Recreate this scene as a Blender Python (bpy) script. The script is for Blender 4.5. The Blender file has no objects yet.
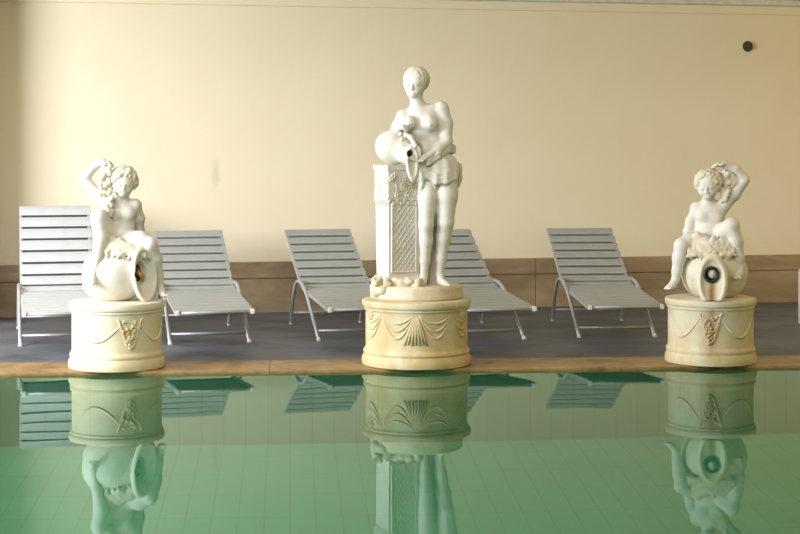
import bpy, bmesh, math, random
import numpy as np
from mathutils import Vector, Matrix

SC = bpy.context.scene
COL = SC.collection
PI = math.pi
F = 1570.0          # focal length in pixels of the 800 px wide frame
HCAM = 1.6
HOR = 150.0         # horizon row

# ------------------------------------------------------------------ materials
def new_mat(name):
    m = bpy.data.materials.new(name)
    m.use_nodes = True
    nt = m.node_tree
    b = nt.nodes['Principled BSDF']
    return m, nt, b

def L(nt, a, b):
    nt.links.new(a, b)

def noise(nt, scale, detail=4, rough=0.55, coord='Object', vscale=None, dist=0.0):
    tc = nt.nodes.new('ShaderNodeTexCoord')
    n = nt.nodes.new('ShaderNodeTexNoise')
    n.inputs['Scale'].default_value = scale
    n.inputs['Detail'].default_value = detail
    n.inputs['Roughness'].default_value = rough
    n.inputs['Distortion'].default_value = dist
    if vscale:
        mp = nt.nodes.new('ShaderNodeMapping')
        mp.inputs['Scale'].default_value = vscale
        L(nt, tc.outputs[coord], mp.inputs['Vector'])
        L(nt, mp.outputs[0], n.inputs['Vector'])
    else:
        L(nt, tc.outputs[coord], n.inputs['Vector'])
    return n.outputs['Fac']

def ramp(nt, fac, stops):
    r = nt.nodes.new('ShaderNodeValToRGB')
    el = r.color_ramp.elements
    while len(el) > 1:
        el.remove(el[-1])
    el[0].position = stops[0][0]
    el[0].color = (*stops[0][1], 1)
    for p, c in stops[1:]:
        e = el.new(p)
        e.color = (*c, 1)
    L(nt, fac, r.inputs['Fac'])
    return r.outputs['Color']

def fmath(nt, op, a, b=None, c=None, clamp=False):
    n = nt.nodes.new('ShaderNodeMath')
    n.operation = op
    n.use_clamp = clamp
    for i, v in enumerate((a, b, c)):
        if v is None:
            continue
        if isinstance(v, (int, float)):
            n.inputs[i].default_value = v
        else:
            L(nt, v, n.inputs[i])
    return n.outputs[0]

def mixc(nt, fac, a, b):
    n = nt.nodes.new('ShaderNodeMix')
    n.data_type = 'RGBA'
    if isinstance(fac, (int, float)):
        n.inputs['Factor'].default_value = fac
    else:
        L(nt, fac, n.inputs['Factor'])
    for s, v in (('A', a), ('B', b)):
        sock = [i for i in n.inputs if i.name == s and i.type == 'RGBA'][0]
        if isinstance(v, tuple):
            sock.default_value = (*v, 1)
        else:
            L(nt, v, sock)
    return [o for o in n.outputs if o.type == 'RGBA'][0]

def bump(nt, bsdf, h, strength=0.3, dist=0.01):
    n = nt.nodes.new('ShaderNodeBump')
    n.inputs['Strength'].default_value = strength
    n.inputs['Distance'].default_value = dist
    L(nt, h, n.inputs['Height'])
    L(nt, n.outputs[0], bsdf.inputs['Normal'])

def sep(nt, coord='Object'):
    tc = nt.nodes.new('ShaderNodeTexCoord')
    s = nt.nodes.new('ShaderNodeSeparateXYZ')
    L(nt, tc.outputs[coord], s.inputs[0])
    return s.outputs

def plain(name, col, rough=0.6, metal=0.0, var=0.12, scale=9.0, bmp=0.0):
    m, nt, b = new_mat(name)
    n = noise(nt, scale)
    lo = tuple(c * (1 - var) for c in col)
    hi = tuple(min(1, c * (1 + var)) for c in col)
    L(nt, ramp(nt, n, [(0.3, lo), (0.7, hi)]), b.inputs['Base Color'])
    b.inputs['Roughness'].default_value = rough
    b.inputs['Metallic'].default_value = metal
    if bmp:
        bump(nt, b, noise(nt, scale * 6), bmp, 0.004)
    return m

def marble(name, base, stain, lo=0.52, hi=0.75, rust=None, lowz=None, bmp=0.25):
    """weathered white stone: stains in irregular patches, optionally heavier near the foot, optional rust run"""
    m, nt, b = new_mat(name)
    n1 = noise(nt, 5.5, 6, 0.65)
    c = ramp(nt, n1, [(lo, base), (hi, stain)])
    n2 = noise(nt, 26, 4)
    c = mixc(nt, fmath(nt, 'MULTIPLY', n2, 0.35), c, tuple(x * 0.82 for x in base))
    s = sep(nt)
    if lowz:
        z0, z1, amt, colr = lowz
        t = fmath(nt, 'DIVIDE', fmath(nt, 'SUBTRACT', z1, s[2]), z1 - z0, clamp=True)
        n3 = noise(nt, 7, 5, 0.7, vscale=(1, 1, 0.45))
        t = fmath(nt, 'MULTIPLY', t, fmath(nt, 'MULTIPLY', fmath(nt, 'SUBTRACT', n3, 0.3), 2.6, clamp=True))
        c = mixc(nt, fmath(nt, 'MULTIPLY', t, amt, clamp=True), c, colr)
    if rust:
        # list of (x, half width, z top, z bottom, strength): streaks that water has left
        for x0, w, zt, zb_, st in rust:
            dx = fmath(nt, 'DIVIDE', fmath(nt, 'ABSOLUTE', fmath(nt, 'SUBTRACT', s[0], x0)), w)
            n4 = noise(nt, 38, 4, 0.7, vscale=(1, 1, 0.35))
            mx = fmath(nt, 'SUBTRACT', 1.25, fmath(nt, 'ADD', dx, fmath(nt, 'MULTIPLY', n4, 0.7)), clamp=True)
            a = fmath(nt, 'MULTIPLY', fmath(nt, 'SUBTRACT', zt, s[2]), 40, clamp=True)
            d = fmath(nt, 'MULTIPLY', fmath(nt, 'SUBTRACT', s[2], zb_), 14, clamp=True)
            front = fmath(nt, 'LESS_THAN', s[1], 0.0)
            mm = fmath(nt, 'MULTIPLY', fmath(nt, 'MULTIPLY', mx, fmath(nt, 'MULTIPLY', a, d)), fmath(nt, 'MULTIPLY', front, st), clamp=True)
            c = mixc(nt, mm, c, (0.30, 0.115, 0.02))
    L(nt, c, b.inputs['Base Color'])
    b.inputs['Roughness'].default_value = 0.62
    b.inputs['Specular IOR Level'].default_value = 0.3
    if bmp:
        bump(nt, b, noise(nt, 60, 5), bmp, 0.004)
    return m

WHITE = (0.74, 0.70, 0.61)
STAIN = (0.55, 0.46, 0.31)
M = {}
M['statue'] = marble('statue_marble', (0.74, 0.72, 0.69), (0.60, 0.55, 0.47))
M['statue_stained'] = marble('statue_base_marble', (0.72, 0.66, 0.53), (0.52, 0.42, 0.26), 0.45, 0.7)
M['hair'] = marble('carved_hair_marble', (0.74, 0.70, 0.61), (0.55, 0.47, 0.33), 0.46, 0.7)
M['jug_left'] = marble('jug_marble', (0.78, 0.76, 0.70), (0.64, 0.58, 0.47))
M['ped_left'] = marble('pedestal_marble_pale', (0.76, 0.71, 0.58), (0.62, 0.50, 0.28), 0.5, 0.78, lowz=(0.0, 0.42, 0.75, (0.66, 0.48, 0.2)))
M['ped_mid'] = marble('pedestal_marble_stained', (0.70, 0.63, 0.47), (0.54, 0.40, 0.18), 0.40, 0.66, lowz=(0.0, 0.42, 0.9, (0.56, 0.40, 0.16)))
M['ped_right'] = marble('pedestal_marble_streaked', (0.68, 0.63, 0.50), (0.54, 0.43, 0.23), 0.45, 0.74,
                        rust=[(0.0, 0.11, 0.44, 0.02, 0.5), (0.012, 0.03, 0.44, 0.10, 0.6)], lowz=(0.0, 0.3, 0.9, (0.56, 0.40, 0.16)))
M['relief'] = marble('relief_marble', (0.66, 0.57, 0.38), (0.50, 0.38, 0.19), 0.4, 0.7)
M['dark'] = plain('black_ring_and_hole_shade', (0.012, 0.011, 0.010), 0.5)  # black of the spout ring, and painted shade inside the spout mouths
M['pipe'] = plain('bronze_pipe', (0.50, 0.27, 0.09), 0.4, 0.4)
M['pipe_white'] = plain('limed_pipe', (0.62, 0.60, 0.55), 0.5)
M['slat'] = plain('grey_slat_plastic', (0.345, 0.365, 0.365), 0.36, 0.0, 0.05)
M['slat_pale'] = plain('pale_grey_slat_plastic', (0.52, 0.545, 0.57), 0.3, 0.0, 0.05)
M['gap_shade'] = plain('slat_gap_shade', (0.06, 0.063, 0.07), 0.7)  # dark colour stands in for shade between the back slats
M['alu'] = plain('lounger_aluminium', (0.44, 0.455, 0.47), 0.35, 0.35, 0.05)
M['cap'] = plain('white_end_cap', (0.78, 0.78, 0.77), 0.4)
M['vent'] = plain('dark_vent', (0.045, 0.035, 0.02), 0.6)
M['white_box'] = plain('white_lacquer', (0.62, 0.62, 0.60), 0.4)
M['trim'] = plain('grey_cornice', (0.66, 0.65, 0.60), 0.7)
M['ceil'] = plain('white_ceiling', (0.80, 0.78, 0.72), 0.8)

# ------------------------------------------------------------------ mesh helpers
def link(o, parent=None):
    COL.objects.link(o)
    if parent:
        o.parent = parent
    return o

def mesh_obj(name, me, mat, parent=None, smooth=False):
    o = bpy.data.objects.new(name, me)
    me.materials.append(mat)
    if smooth:
        me.polygons.foreach_set('use_smooth', [True] * len(me.polygons))
    return link(o, parent)

def bm_obj(name, bm, mat, parent=None, smooth=False, loc=None):
    bmesh.ops.recalc_face_normals(bm, faces=bm.faces[:])
    me = bpy.data.meshes.new(name)
    bm.to_mesh(me)
    bm.free()
    o = mesh_obj(name, me, mat, parent, smooth)
    if loc:
        o.location = loc
    return o

def empty(name, loc, rz=0.0):
    o = bpy.data.objects.new(name, None)
    o.empty_display_size = 0.2
    o.location = loc
    o.rotation_euler = (0, 0, rz)
    return link(o)

def tag(o, label=None, cat=None, group=None, kind=None):
    if label: o['label'] = label
    if cat: o['category'] = cat
    if group: o['group'] = group
    if kind: o['kind'] = kind
    return o

def add_box(bm, c, size, mat4=None, bev=0.0):
    r = bmesh.ops.create_cube(bm, size=1.0)
    vs = r['verts']
    bmesh.ops.scale(bm, vec=size, verts=vs)
    if bev:
        es = list({e for v in vs for e in v.link_edges})
        rb = bmesh.ops.bevel(bm, geom=es, offset=bev, segments=2, affect='EDGES', profile=0.7)
        vs = list({v for f in rb['faces'] for v in f.verts} | {v for v in vs if v.is_valid})
    mt = Matrix.Translation(c)
    if mat4 is not None:
        mt = mt @ mat4
    bmesh.ops.transform(bm, matrix=mt, verts=vs)
    return vs

def add_tube(bm, pts, r, seg=10, cap=True):
    """tube along a polyline; r a number or one per point"""
    pts = [Vector(p) for p in pts]
    n = len(pts)
    rs = r if isinstance(r, (list, tuple)) else [r] * n
    rings = []
    up = None
    for i, p in enumerate(pts):
        t = (pts[min(i + 1, n - 1)] - pts[max(i - 1, 0)]).normalized()
        if up is None:
            up = Vector((0, 0, 1)) if abs(t.z) < 0.9 else Vector((1, 0, 0))
        a = t.cross(up).normalized()
        up = a.cross(t).normalized()
        rings.append([bm.verts.new(p + (a * math.cos(2 * PI * k / seg) + up * math.sin(2 * PI * k / seg)) * rs[i]) for k in range(seg)])
    for i in range(n - 1):
        for k in range(seg):
            bm.faces.new((rings[i][k], rings[i][(k + 1) % seg], rings[i + 1][(k + 1) % seg], rings[i + 1][k]))
    if cap:
        bm.faces.new(rings[0][::-1])
        bm.faces.new(rings[-1])

def add_ball(bm, c, r, sub=2, scale=None, rot=None):
    m = Matrix.Translation(c)
    if rot is not None:
        m = m @ rot
    if scale:
        m = m @ Matrix.Diagonal((*scale, 1))
    bmesh.ops.create_icosphere(bm, subdivisions=sub, radius=r, matrix=m)

def add_lathe(bm, prof, seg=72):
    rings = [[bm.verts.new((r * math.cos(2 * PI * k / seg), r * math.sin(2 * PI * k / seg), z)) for k in range(seg)] for r, z in prof]
    for a, b in zip(rings, rings[1:]):
        for k in range(seg):
            bm.faces.new((a[k], a[(k + 1) % seg], b[(k + 1) % seg], b[k]))
    bm.faces.new(rings[0][::-1])
    bm.faces.new(rings[-1])

def bez(p, n=8):
    """Catmull-Rom through points"""
    p = [Vector(q) for q in p]
    out = []
    for i in range(len(p) - 1):
        a = p[max(i - 1, 0)]; b = p[i]; c = p[i + 1]; d = p[min(i + 2, len(p) - 1)]
        for k in range(n):
            t = k / n
            out.append(0.5 * ((2 * b) + (c - a) * t + (2 * a - 5 * b + 4 * c - d) * t * t + (3 * b - a - 3 * c + d) * t ** 3))
    out.append(p[-1])
    return out

# ------------------------------------------------------------------ sculpting: signed distance fields meshed with surface nets
class Sculpt:
    """units: photo pixels at the statue's distance. Points are (x, y, t): column, row, towards the viewer."""
    def __init__(self, cx, zb, lo, hi, h=1.0):
        self.cx, self.zb, self.h = cx, zb, h
        a = self.P((lo[0], hi[1], hi[2])); b = self.P((hi[0], lo[1], lo[2]))
        self.o = a
        self.n = [int(math.ceil((b[i] - a[i]) / h)) + 1 for i in range(3)]
        self.ax = [a[i] + h * np.arange(self.n[i]) for i in range(3)]
        self.F = np.full(self.n, 1e3, dtype=np.float32)
    def P(self, q):
        return np.array([q[0] - self.cx, -q[2], self.zb - q[1]], dtype=np.float64)
    def box(self, lo, hi, m):
        sl = []
        for i in range(3):
            s = int(np.searchsorted(self.ax[i], lo[i] - m)); e = int(np.searchsorted(self.ax[i], hi[i] + m))
            sl.append(slice(s, e))
        g = np.meshgrid(*[self.ax[i][sl[i]] for i in range(3)], indexing='ij', sparse=True)
        return tuple(sl), g
    def put(self, sl, d, k, op):
        A = self.F[sl]
        if A.size == 0:
            return
        d = d.astype(np.float32)
        if op == 'add':
            if k > 0:
                hh = np.maximum(k - np.abs(A - d), 0) / k
                self.F[sl] = np.minimum(A, d) - hh * hh * k * 0.25
            else:
                self.F[sl] = np.minimum(A, d)
        else:
            d = -d
            if k > 0:
                hh = np.maximum(k - np.abs(A - d), 0) / k
                self.F[sl] = np.maximum(A, d) + hh * hh * k * 0.25
            else:
                self.F[sl] = np.maximum(A, d)
    def cone(self, p, q, r1, r2=None, k=3.0, op='add', flat=None):
        r2 = r1 if r2 is None else r2
        a, b = self.P(p), self.P(q)
        R = max(r1, r2)
        sl, (x, y, z) = self.box(np.minimum(a, b) - R, np.maximum(a, b) + R, k + 3)
        ba = b - a
        L2 = float(ba @ ba) + 1e-9
        h = np.clip(((x - a[0]) * ba[0] + (y - a[1]) * ba[1] + (z - a[2]) * ba[2]) / L2, 0, 1)
        d = np.sqrt((x - a[0] - h * ba[0]) ** 2 + (y - a[1] - h * ba[1]) ** 2 + (z - a[2] - h * ba[2]) ** 2) - (r1 + (r2 - r1) * h)
        self.put(sl, d, k, op)
    def chain(self, pts, k=3.0, op='add'):
        for (a, b) in zip(pts, pts[1:]):
            self.cone(a[:3], b[:3], a[3], b[3], k, op)
    def ell(self, c, r, rot=(0, 0, 0), k=3.0, op='add', ripple=None):
        """r: radii along x, depth, z; rot: degrees about x, depth, z"""
        c = self.P(c)
        R = max(r)
        sl, (x, y, z) = self.box(c - R, c + R, k + 3)
        Mx = np.array(Matrix.Rotation(math.radians(rot[2]), 3, 'Z') @ Matrix.Rotation(math.radians(rot[1]), 3, 'Y') @ Matrix.Rotation(math.radians(rot[0]), 3, 'X')).T
        x, y, z = x - c[0], y - c[1], z - c[2]
        u = Mx[0, 0] * x + Mx[0, 1] * y + Mx[0, 2] * z
        v = Mx[1, 0] * x + Mx[1, 1] * y + Mx[1, 2] * z
        w = Mx[2, 0] * x + Mx[2, 1] * y + Mx[2, 2] * z
        k0 = np.sqrt((u / r[0]) ** 2 + (v / r[1]) ** 2 + (w / r[2]) ** 2)
        k1 = np.sqrt((u / r[0] ** 2) ** 2 + (v / r[1] ** 2) ** 2 + (w / r[2] ** 2) ** 2) + 1e-6
        d = np.where(k0 < 1e-3, -min(r), k0 * (k0 - 1.0) / k1)
        if ripple:
            d = d + ripple(u, v, w)
        self.put(sl, d, k, op)
    def ball(self, c, r, k=2.0, op='add'):
        self.ell(c, (r, r, r), k=k, op=op)
    def cutplane(self, p, nrm):
        """remove everything on the side nrm points to (nrm in x, t, up)"""
        p = self.P(p)
        nn = np.array([nrm[0], -nrm[1], nrm[2]], dtype=float); nn /= np.linalg.norm(nn)
        x, y, z = np.meshgrid(*self.ax, indexing='ij', sparse=True)
        d = (x - p[0]) * nn[0] + (y - p[1]) * nn[1] + (z - p[2]) * nn[2]
        self.F = np.maximum(self.F, d.astype(np.float32))
    def hand(self, wrist, knuckle, curl, r=1.5, side=1, palm=3.0):
        """palm from wrist to knuckles, four unequal bent fingers along `curl`, thumb from the side of the palm"""
        w, kn, cu = Vector(wrist), Vector(knuckle), Vector(curl)
        d = (kn - w).normalized()
        ac = d.cross(cu)
        ac = ac.normalized() if ac.length > 1e-4 else Vector((1, 0, 0))
        for i in range(-1, 2):
            self.cone(w + ac * i * 0.7, kn + ac * i * 1.7, palm * 0.72, palm * 0.62, 1.2)
        ln = (0.82, 1.0, 0.94, 0.72)
        span = (kn - w).length
        for i in range(4):
            b = kn + ac * (i - 1.5) * 1.75
            m = b + (d * 0.75 + cu.normalized() * 0.35) * span * 0.45 * ln[i]
            e = m + (d * 0.25 + cu.normalized() * 0.9) * span * 0.5 * ln[i]
            self.cone(b, m, r * 0.75, r * 0.68, 0.5); self.cone(m, e, r * 0.68, r * 0.5, 0.5)
        tb = w + d * span * 0.3 + ac * side * palm * 0.8
        tm = tb + (d * 0.6 + ac * side * 0.7) * span * 0.4
        te = tm + (d * 0.8 + cu.normalized() * 0.5) * span * 0.3
        self.cone(tb, tm, r * 0.9, r * 0.75, 0.8); self.cone(tm, te, r * 0.75, r * 0.6, 0.6)
    def build(self, name, mat, parent, s):
        Fd = self.F.copy()
        Fd[0], Fd[-1], Fd[:, 0], Fd[:, -1], Fd[:, :, 0], Fd[:, :, -1] = [np.maximum(q, 0.5) for q in (Fd[0], Fd[-1], Fd[:, 0], Fd[:, -1], Fd[:, :, 0], Fd[:, :, -1])]
        neg = Fd < 0
        nx, ny, nz = [v - 1 for v in Fd.shape]
        cnt = np.zeros((nx, ny, nz), np.int8)
        for i in (0, 1):
            for j in (0, 1):
                for k in (0, 1):
                    cnt += neg[i:i + nx, j:j + ny, k:k + nz]
        act = (cnt > 0) & (cnt < 8)
        I, J, K = np.nonzero(act)
        idx = np.full((nx, ny, nz), -1, np.int64)
        idx[I, J, K] = np.arange(len(I))
        cor = [(0, 0, 0), (1, 0, 0), (0, 1, 0), (1, 1, 0), (0, 0, 1), (1, 0, 1), (0, 1, 1), (1, 1, 1)]
        ed = [(0, 1), (2, 3), (4, 5), (6, 7), (0, 2), (1, 3), (4, 6), (5, 7), (0, 4), (1, 5), (2, 6), (3, 7)]
        val = [Fd[I + c[0], J + c[1], K + c[2]].astype(np.float64) for c in cor]
        acc = np.zeros((len(I), 3)); num = np.zeros(len(I))
        for a, b in ed:
            m = (val[a] < 0) != (val[b] < 0)
            t = np.where(m, val[a] / np.where(m, val[a] - val[b], 1), 0)
            pa, pb = np.array(cor[a], float), np.array(cor[b], float)
            acc += np.where(m[:, None], pa + t[:, None] * (pb - pa), 0)
            num += m
        V = (np.stack([I, J, K], 1) + acc / num[:, None]) * self.h + self.o
        Q = []
        def quads(axis):
            a = [slice(1, nx), slice(1, ny), slice(1, nz)]
            A = list(a); B = list(a)
            full = [slice(1, nx), slice(1, ny), slice(1, nz)]
            A[axis] = slice(0, Fd.shape[axis] - 1); B[axis] = slice(1, Fd.shape[axis])
            n0, n1 = neg[tuple(A)], neg[tuple(B)]
            i, j, k = np.nonzero(n0 != n1)
            off = [1, 1, 1]; off[axis] = 0
            i, j, k = i + off[0], j + off[1], k + off[2]
            sgn = neg[i, j, k]
            u, w = [(1, 2), (2, 0), (0, 1)][axis]
            e = np.eye(3, dtype=int)
            c0 = np.stack([i, j, k], 1)
            q = [c0 - e[u] - e[w], c0 - e[w], c0, c0 - e[u]]
            q = np.stack([idx[p[:, 0], p[:, 1], p[:, 2]] for p in q], 1)
            q[~sgn] = q[~sgn][:, ::-1]
            Q.append(q)
        for axis in range(3):
            quads(axis)
        Q = np.concatenate(Q)
        Q = Q[(Q >= 0).all(1)]
        me = bpy.data.meshes.new(name)
        me.from_pydata((V * s).tolist(), [], Q.tolist())
        me.update()
        return mesh_obj(name, me, mat, parent, True)

def slab(px, y_of, z):  # world point on the viewing column at distance y
    return Vector(((px - 400) / F * y_of, y_of, z))

# ------------------------------------------------------------------ setting
TW = 0.196            # the back wall runs away to the right
YW = 15.75
AW = math.atan(TW)
TP = 0.07             # the pool edge
YP = 11.46
AP = math.atan(TP)

def wall_pt(X, z, off=0.0):
    """point at distance `off` in front of the back wall, X along the camera's x"""
    return Vector((X + math.sin(AW) * off, YW + TW * X - math.cos(AW) * off, z))

def structure(name, bm, mat, loc=(0, 0, 0), rz=0.0, smooth=False):
    o = bm_obj(name, bm, mat, None, smooth)
    o.location = loc
    o.rotation_euler = (0, 0, rz)
    o['kind'] = 'structure'
    return o

# wall paint: cream plaster, cloudy, with one grey scuff mark
m, nt, b = new_mat('cream_plaster')
c = ramp(nt, noise(nt, 0.9, 5, 0.6), [(0.3, (0.80, 0.72, 0.55)), (0.7, (0.84, 0.77, 0.60))])
c = mixc(nt, fmath(nt, 'MULTIPLY', noise(nt, 6, 5, 0.6), 0.18), c, (0.74, 0.63, 0.44))
s = sep(nt)
SX, SZ = -1.84, 1.36
dx = fmath(nt, 'DIVIDE', fmath(nt, 'ADD', fmath(nt, 'SUBTRACT', s[0], SX), fmath(nt, 'MULTIPLY', fmath(nt, 'SUBTRACT', noise(nt, 14, 3), 0.5), 0.06)), 0.05)
dz = fmath(nt, 'DIVIDE', fmath(nt, 'SUBTRACT', s[2], SZ), 0.17)
rr = fmath(nt, 'ADD', fmath(nt, 'MULTIPLY', dx, dx), fmath(nt, 'MULTIPLY', dz, dz))
c = mixc(nt, fmath(nt, 'MULTIPLY', fmath(nt, 'SUBTRACT', 1.0, rr, clamp=True), 0.32), c, (0.42, 0.37, 0.26))
L(nt, c, b.inputs['Base Color'])
b.inputs['Roughness'].default_value = 0.85
bump(nt, b, noise(nt, 25, 6), 0.15, 0.01)
M['wall'] = m

bm = bmesh.new()
add_box(bm, (0, 0.15, 1.75), (20, 0.3, 3.9))
structure('wall_back', bm, M['wall'], (0, YW, 0), AW)

# brown stone wainscot
def brown_stone(name, a, bcol, cc, scale=2.2, stretch=(0.5, 1, 2.0)):
    m, nt, b = new_mat(name)
    n = noise(nt, scale, 7, 0.68, vscale=stretch, dist=0.8)
    c = ramp(nt, n, [(0.28, a), (0.5, bcol), (0.74, cc)])
    L(nt, c, b.inputs['Base Color'])
    b.inputs['Roughness'].default_value = 0.42
    return m
M['wains'] = brown_stone('brown_marble', (0.24, 0.17, 0.10), (0.34, 0.25, 0.155), (0.47, 0.37, 0.245))
M['coping'] = brown_stone('tan_coping_stone', (0.10, 0.055, 0.02), (0.30, 0.185, 0.075), (0.42, 0.28, 0.13), 4.5, (1, 1, 1))
bm = bmesh.new()
W0 = -10.0
widths = [1.9] * 11
x = W0
for w in widths:                        # panels with fine joints, a groove, then the flat rail over them
    add_box(bm, (x + w / 2, -0.015, 0.165), (w - 0.006, 0.03, 0.33), bev=0.003)
    x += w
structure('baseboard_back', bm, M['wains'], (0, YW, 0), AW)
bm = bmesh.new()
x = W0
for w in widths:
    add_box(bm, (x + w / 2, -0.022, 0.42), (w - 0.004, 0.044, 0.16), bev=0.006)
    x += w
add_box(bm, (0.5, -0.012, 0.335), (20.5, 0.02, 0.02))
structure('trim_1', bm, M['wains'], (0, YW, 0), AW)

# unseen pilaster added beyond the left edge to shade the wall there
bm = bmesh.new()
add_box(bm, (-4.30, -0.29, 1.6), (0.6, 0.58, 3.2), bev=0.01)
structure('wall_shade_blocker', bm, M['wall'], (0, YW, 0), AW)
# cornice and ceiling
bm = bmesh.new()
add_box(bm, (0, -0.05, 3.14), (20, 0.1, 0.06), bev=0.015)
structure('trim_2', bm, M['trim'], (0, YW, 0), AW)
bm = bmesh.new()
add_box(bm, (0, -0.02, 3.065), (20, 0.04, 0.09), bev=0.012)
structure('trim_4', bm, M['wall'], (0, YW, 0), AW)
bm = bmesh.new()
add_box(bm, (0, -2.0, 3.25), (20, 4.6, 0.16))
structure('ceiling', bm, M['ceil'], (0, YW, 0), AW)

# deck: blue grey slate laid in diagonal tiles
m, nt, b = new_mat('slate_deck')
tc = nt.nodes.new('ShaderNodeTexCoord')
mp = nt.nodes.new('ShaderNodeMapping')
mp.inputs['Rotation'].default_value = (0, 0, math.radians(38))
L(nt, tc.outputs['Object'], mp.inputs['Vector'])
br = nt.nodes.new('ShaderNodeTexBrick')
br.offset = 0.5
br.inputs['Scale'].default_value = 1.0
br.inputs['Brick Width'].default_value = 0.45
br.inputs['Row Height'].default_value = 0.3
br.inputs['Mortar Size'].default_value = 0.008
br.inputs['Color1'].default_value = (0.04, 0.048, 0.07, 1)
br.inputs['Color2'].default_value = (0.10, 0.11, 0.145, 1)
br.inputs['Mortar'].default_value = (0.045, 0.047, 0.055, 1)
L(nt, mp.outputs[0], br.inputs['Vector'])
c = mixc(nt, fmath(nt, 'MULTIPLY', fmath(nt, 'SUBTRACT', noise(nt, 2.4, 6, 0.7, vscale=(0.5, 1, 1)), 0.35), 2.4, clamp=True), br.outputs['Color'], (0.17, 0.18, 0.22))
L(nt, c, b.inputs['Base Color'])
b.inputs['Roughness'].default_value = 0.55
bump(nt, b, noise(nt, 30, 5), 0.2, 0.006)
M['deck'] = m
CW = 0.56
bm = bmesh.new()
vs = [(-9, YP + CW - 9 * TP, 0), (9, YP + CW + 9 * TP, 0), (9, YW + 9 * TW, 0), (-9, YW - 9 * TW, 0)]
top = [bm.verts.new(v) for v in vs]
bot = [bm.verts.new((v[0], v[1], -0.3)) for v in vs]
bm.faces.new(top); bm.faces.new(bot[::-1])
for i in range(4):
    bm.faces.new((top[i], bot[i], bot[(i + 1) % 4], top[(i + 1) % 4]))
structure('floor', bm, M['deck'])
# coping stones along the pool edge
bm = bmesh.new()
x = -9.0
rnd = random.Random(4)
while x < 9:
    w = 1.15
    add_box(bm, (x + w / 2, CW / 2, -0.05), (w - 0.002, CW, 0.10), bev=0.006)
    x += w
structure('trim_3', bm, M['coping'], (0, YP, 0), AP)

# pool basin: pale green tiles
m, nt, b = new_mat('pool_tiles')
tc = nt.nodes.new('ShaderNodeTexCoord')
def grid(nt, size, sock_a, sock_b, wdt):
    out = None
    for sck in (sock_a, sock_b):
        f = fmath(nt, 'FRACT', fmath(nt, 'DIVIDE', fmath(nt, 'ADD', sck, 50.0), size))
        d = fmath(nt, 'LESS_THAN', fmath(nt, 'ABSOLUTE', fmath(nt, 'SUBTRACT', f, 0.5)), wdt / size / 2)
        out = d if out is None else fmath(nt, 'MAXIMUM', out, d)
    return out
s = sep(nt)
geo = nt.nodes.new('ShaderNodeNewGeometry')
sn = nt.nodes.new('ShaderNodeSeparateXYZ')
L(nt, geo.outputs['Normal'], sn.inputs[0])
isfl = fmath(nt, 'GREATER_THAN', fmath(nt, 'ABSOLUTE', sn.outputs[2]), 0.5)
vv = nt.nodes.new('ShaderNodeMix'); vv.data_type = 'FLOAT'
L(nt, isfl, vv.inputs[0]); L(nt, s[2], vv.inputs[2]); L(nt, s[1], vv.inputs[3])
g = fmath(nt, 'MAXIMUM', grid(nt, 0.16, s[0], s[0], 0.010), grid(nt, 0.48, vv.outputs[0], vv.outputs[0], 0.014))
base = ramp(nt, noise(nt, 1.4, 4), [(0.3, (0.06, 0.31, 0.185)), (0.7, (0.08, 0.36, 0.22))])
c = mixc(nt, fmath(nt, 'MULTIPLY', g, 0.45), base, (0.045, 0.16, 0.10))
L(nt, c, b.inputs['Base Color'])
b.inputs['Roughness'].default_value = 0.5
M['tiles'] = m
m, nt, b = new_mat('pool_wall_tiles')
s = sep(nt)
g = fmath(nt, 'MAXIMUM', grid(nt, 0.16, s[0], s[0], 0.010), grid(nt, 0.48, s[2], s[2], 0.014))
c = mixc(nt, fmath(nt, 'MULTIPLY', g, 0.5), ramp(nt, noise(nt, 1.4, 4), [(0.3, (0.065, 0.215, 0.14)), (0.7, (0.085, 0.25, 0.165))]), (0.05, 0.11, 0.085))
L(nt, c, b.inputs['Base Color'])
M['wall_tiles'] = m
DP = 2.3
ZW = -0.02
bm = bmesh.new()
X0, X1, Y0 = -9, 9, -11.0
def quad(bm, pts):
    bm.faces.new([bm.verts.new(p) for p in pts])
add_box(bm, (0, -5.4, -DP - 0.1), (18.4, 11.4, 0.2))
structure('pool_floor', bm, M['tiles'], (0, YP, 0), AP)
bm = bmesh.new()
add_box(bm, (0, 0.11, -0.1 - (DP - 0.1) / 2), (18.4, 0.18, DP - 0.1))
structure('pool_wall_back', bm, M['wall_tiles'], (0, YP, 0), AP)
for nm, xx in (('pool_wall_left', -9.12), ('pool_wall_right', 9.12)):
    bm = bmesh.new()
    add_box(bm, (xx, -5.4, -DP / 2 - 0.02), (0.2, 11.2, DP))
    structure(nm, bm, M['tiles'], (0, YP, 0), AP)

# water
m, nt, b = new_mat('pool_water')
nt.nodes.remove(b)
gl = nt.nodes.new('ShaderNodeBsdfGlass')
gl.inputs['IOR'].default_value = 1.27
gl.inputs['Roughness'].default_value = 0.0
gl.inputs['Color'].default_value = (0.80, 0.95, 0.88, 1)
bp = nt.nodes.new('ShaderNodeBump')
bp.inputs['Strength'].default_value = 0.06
bp.inputs['Distance'].default_value = 0.02
L(nt, noise(nt, 1.6, 2, 0.4, vscale=(1, 0.6, 1)), bp.inputs['Height'])
L(nt, bp.outputs[0], gl.inputs['Normal'])
L(nt, gl.outputs[0], nt.nodes['Material Output'].inputs['Surface'])
M['water'] = m
bm = bmesh.new()
quad(bm, [(-8.95, -11, 0), (8.95, -11, 0), (8.95, 0.018, 0), (-8.95, 0.018, 0)])
o = structure('pool_water', bm, M['water'], (0, YP, ZW), AP)
o['kind'] = 'stuff'
tag(o, 'still green pool water mirroring the statues', 'water')

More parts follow.
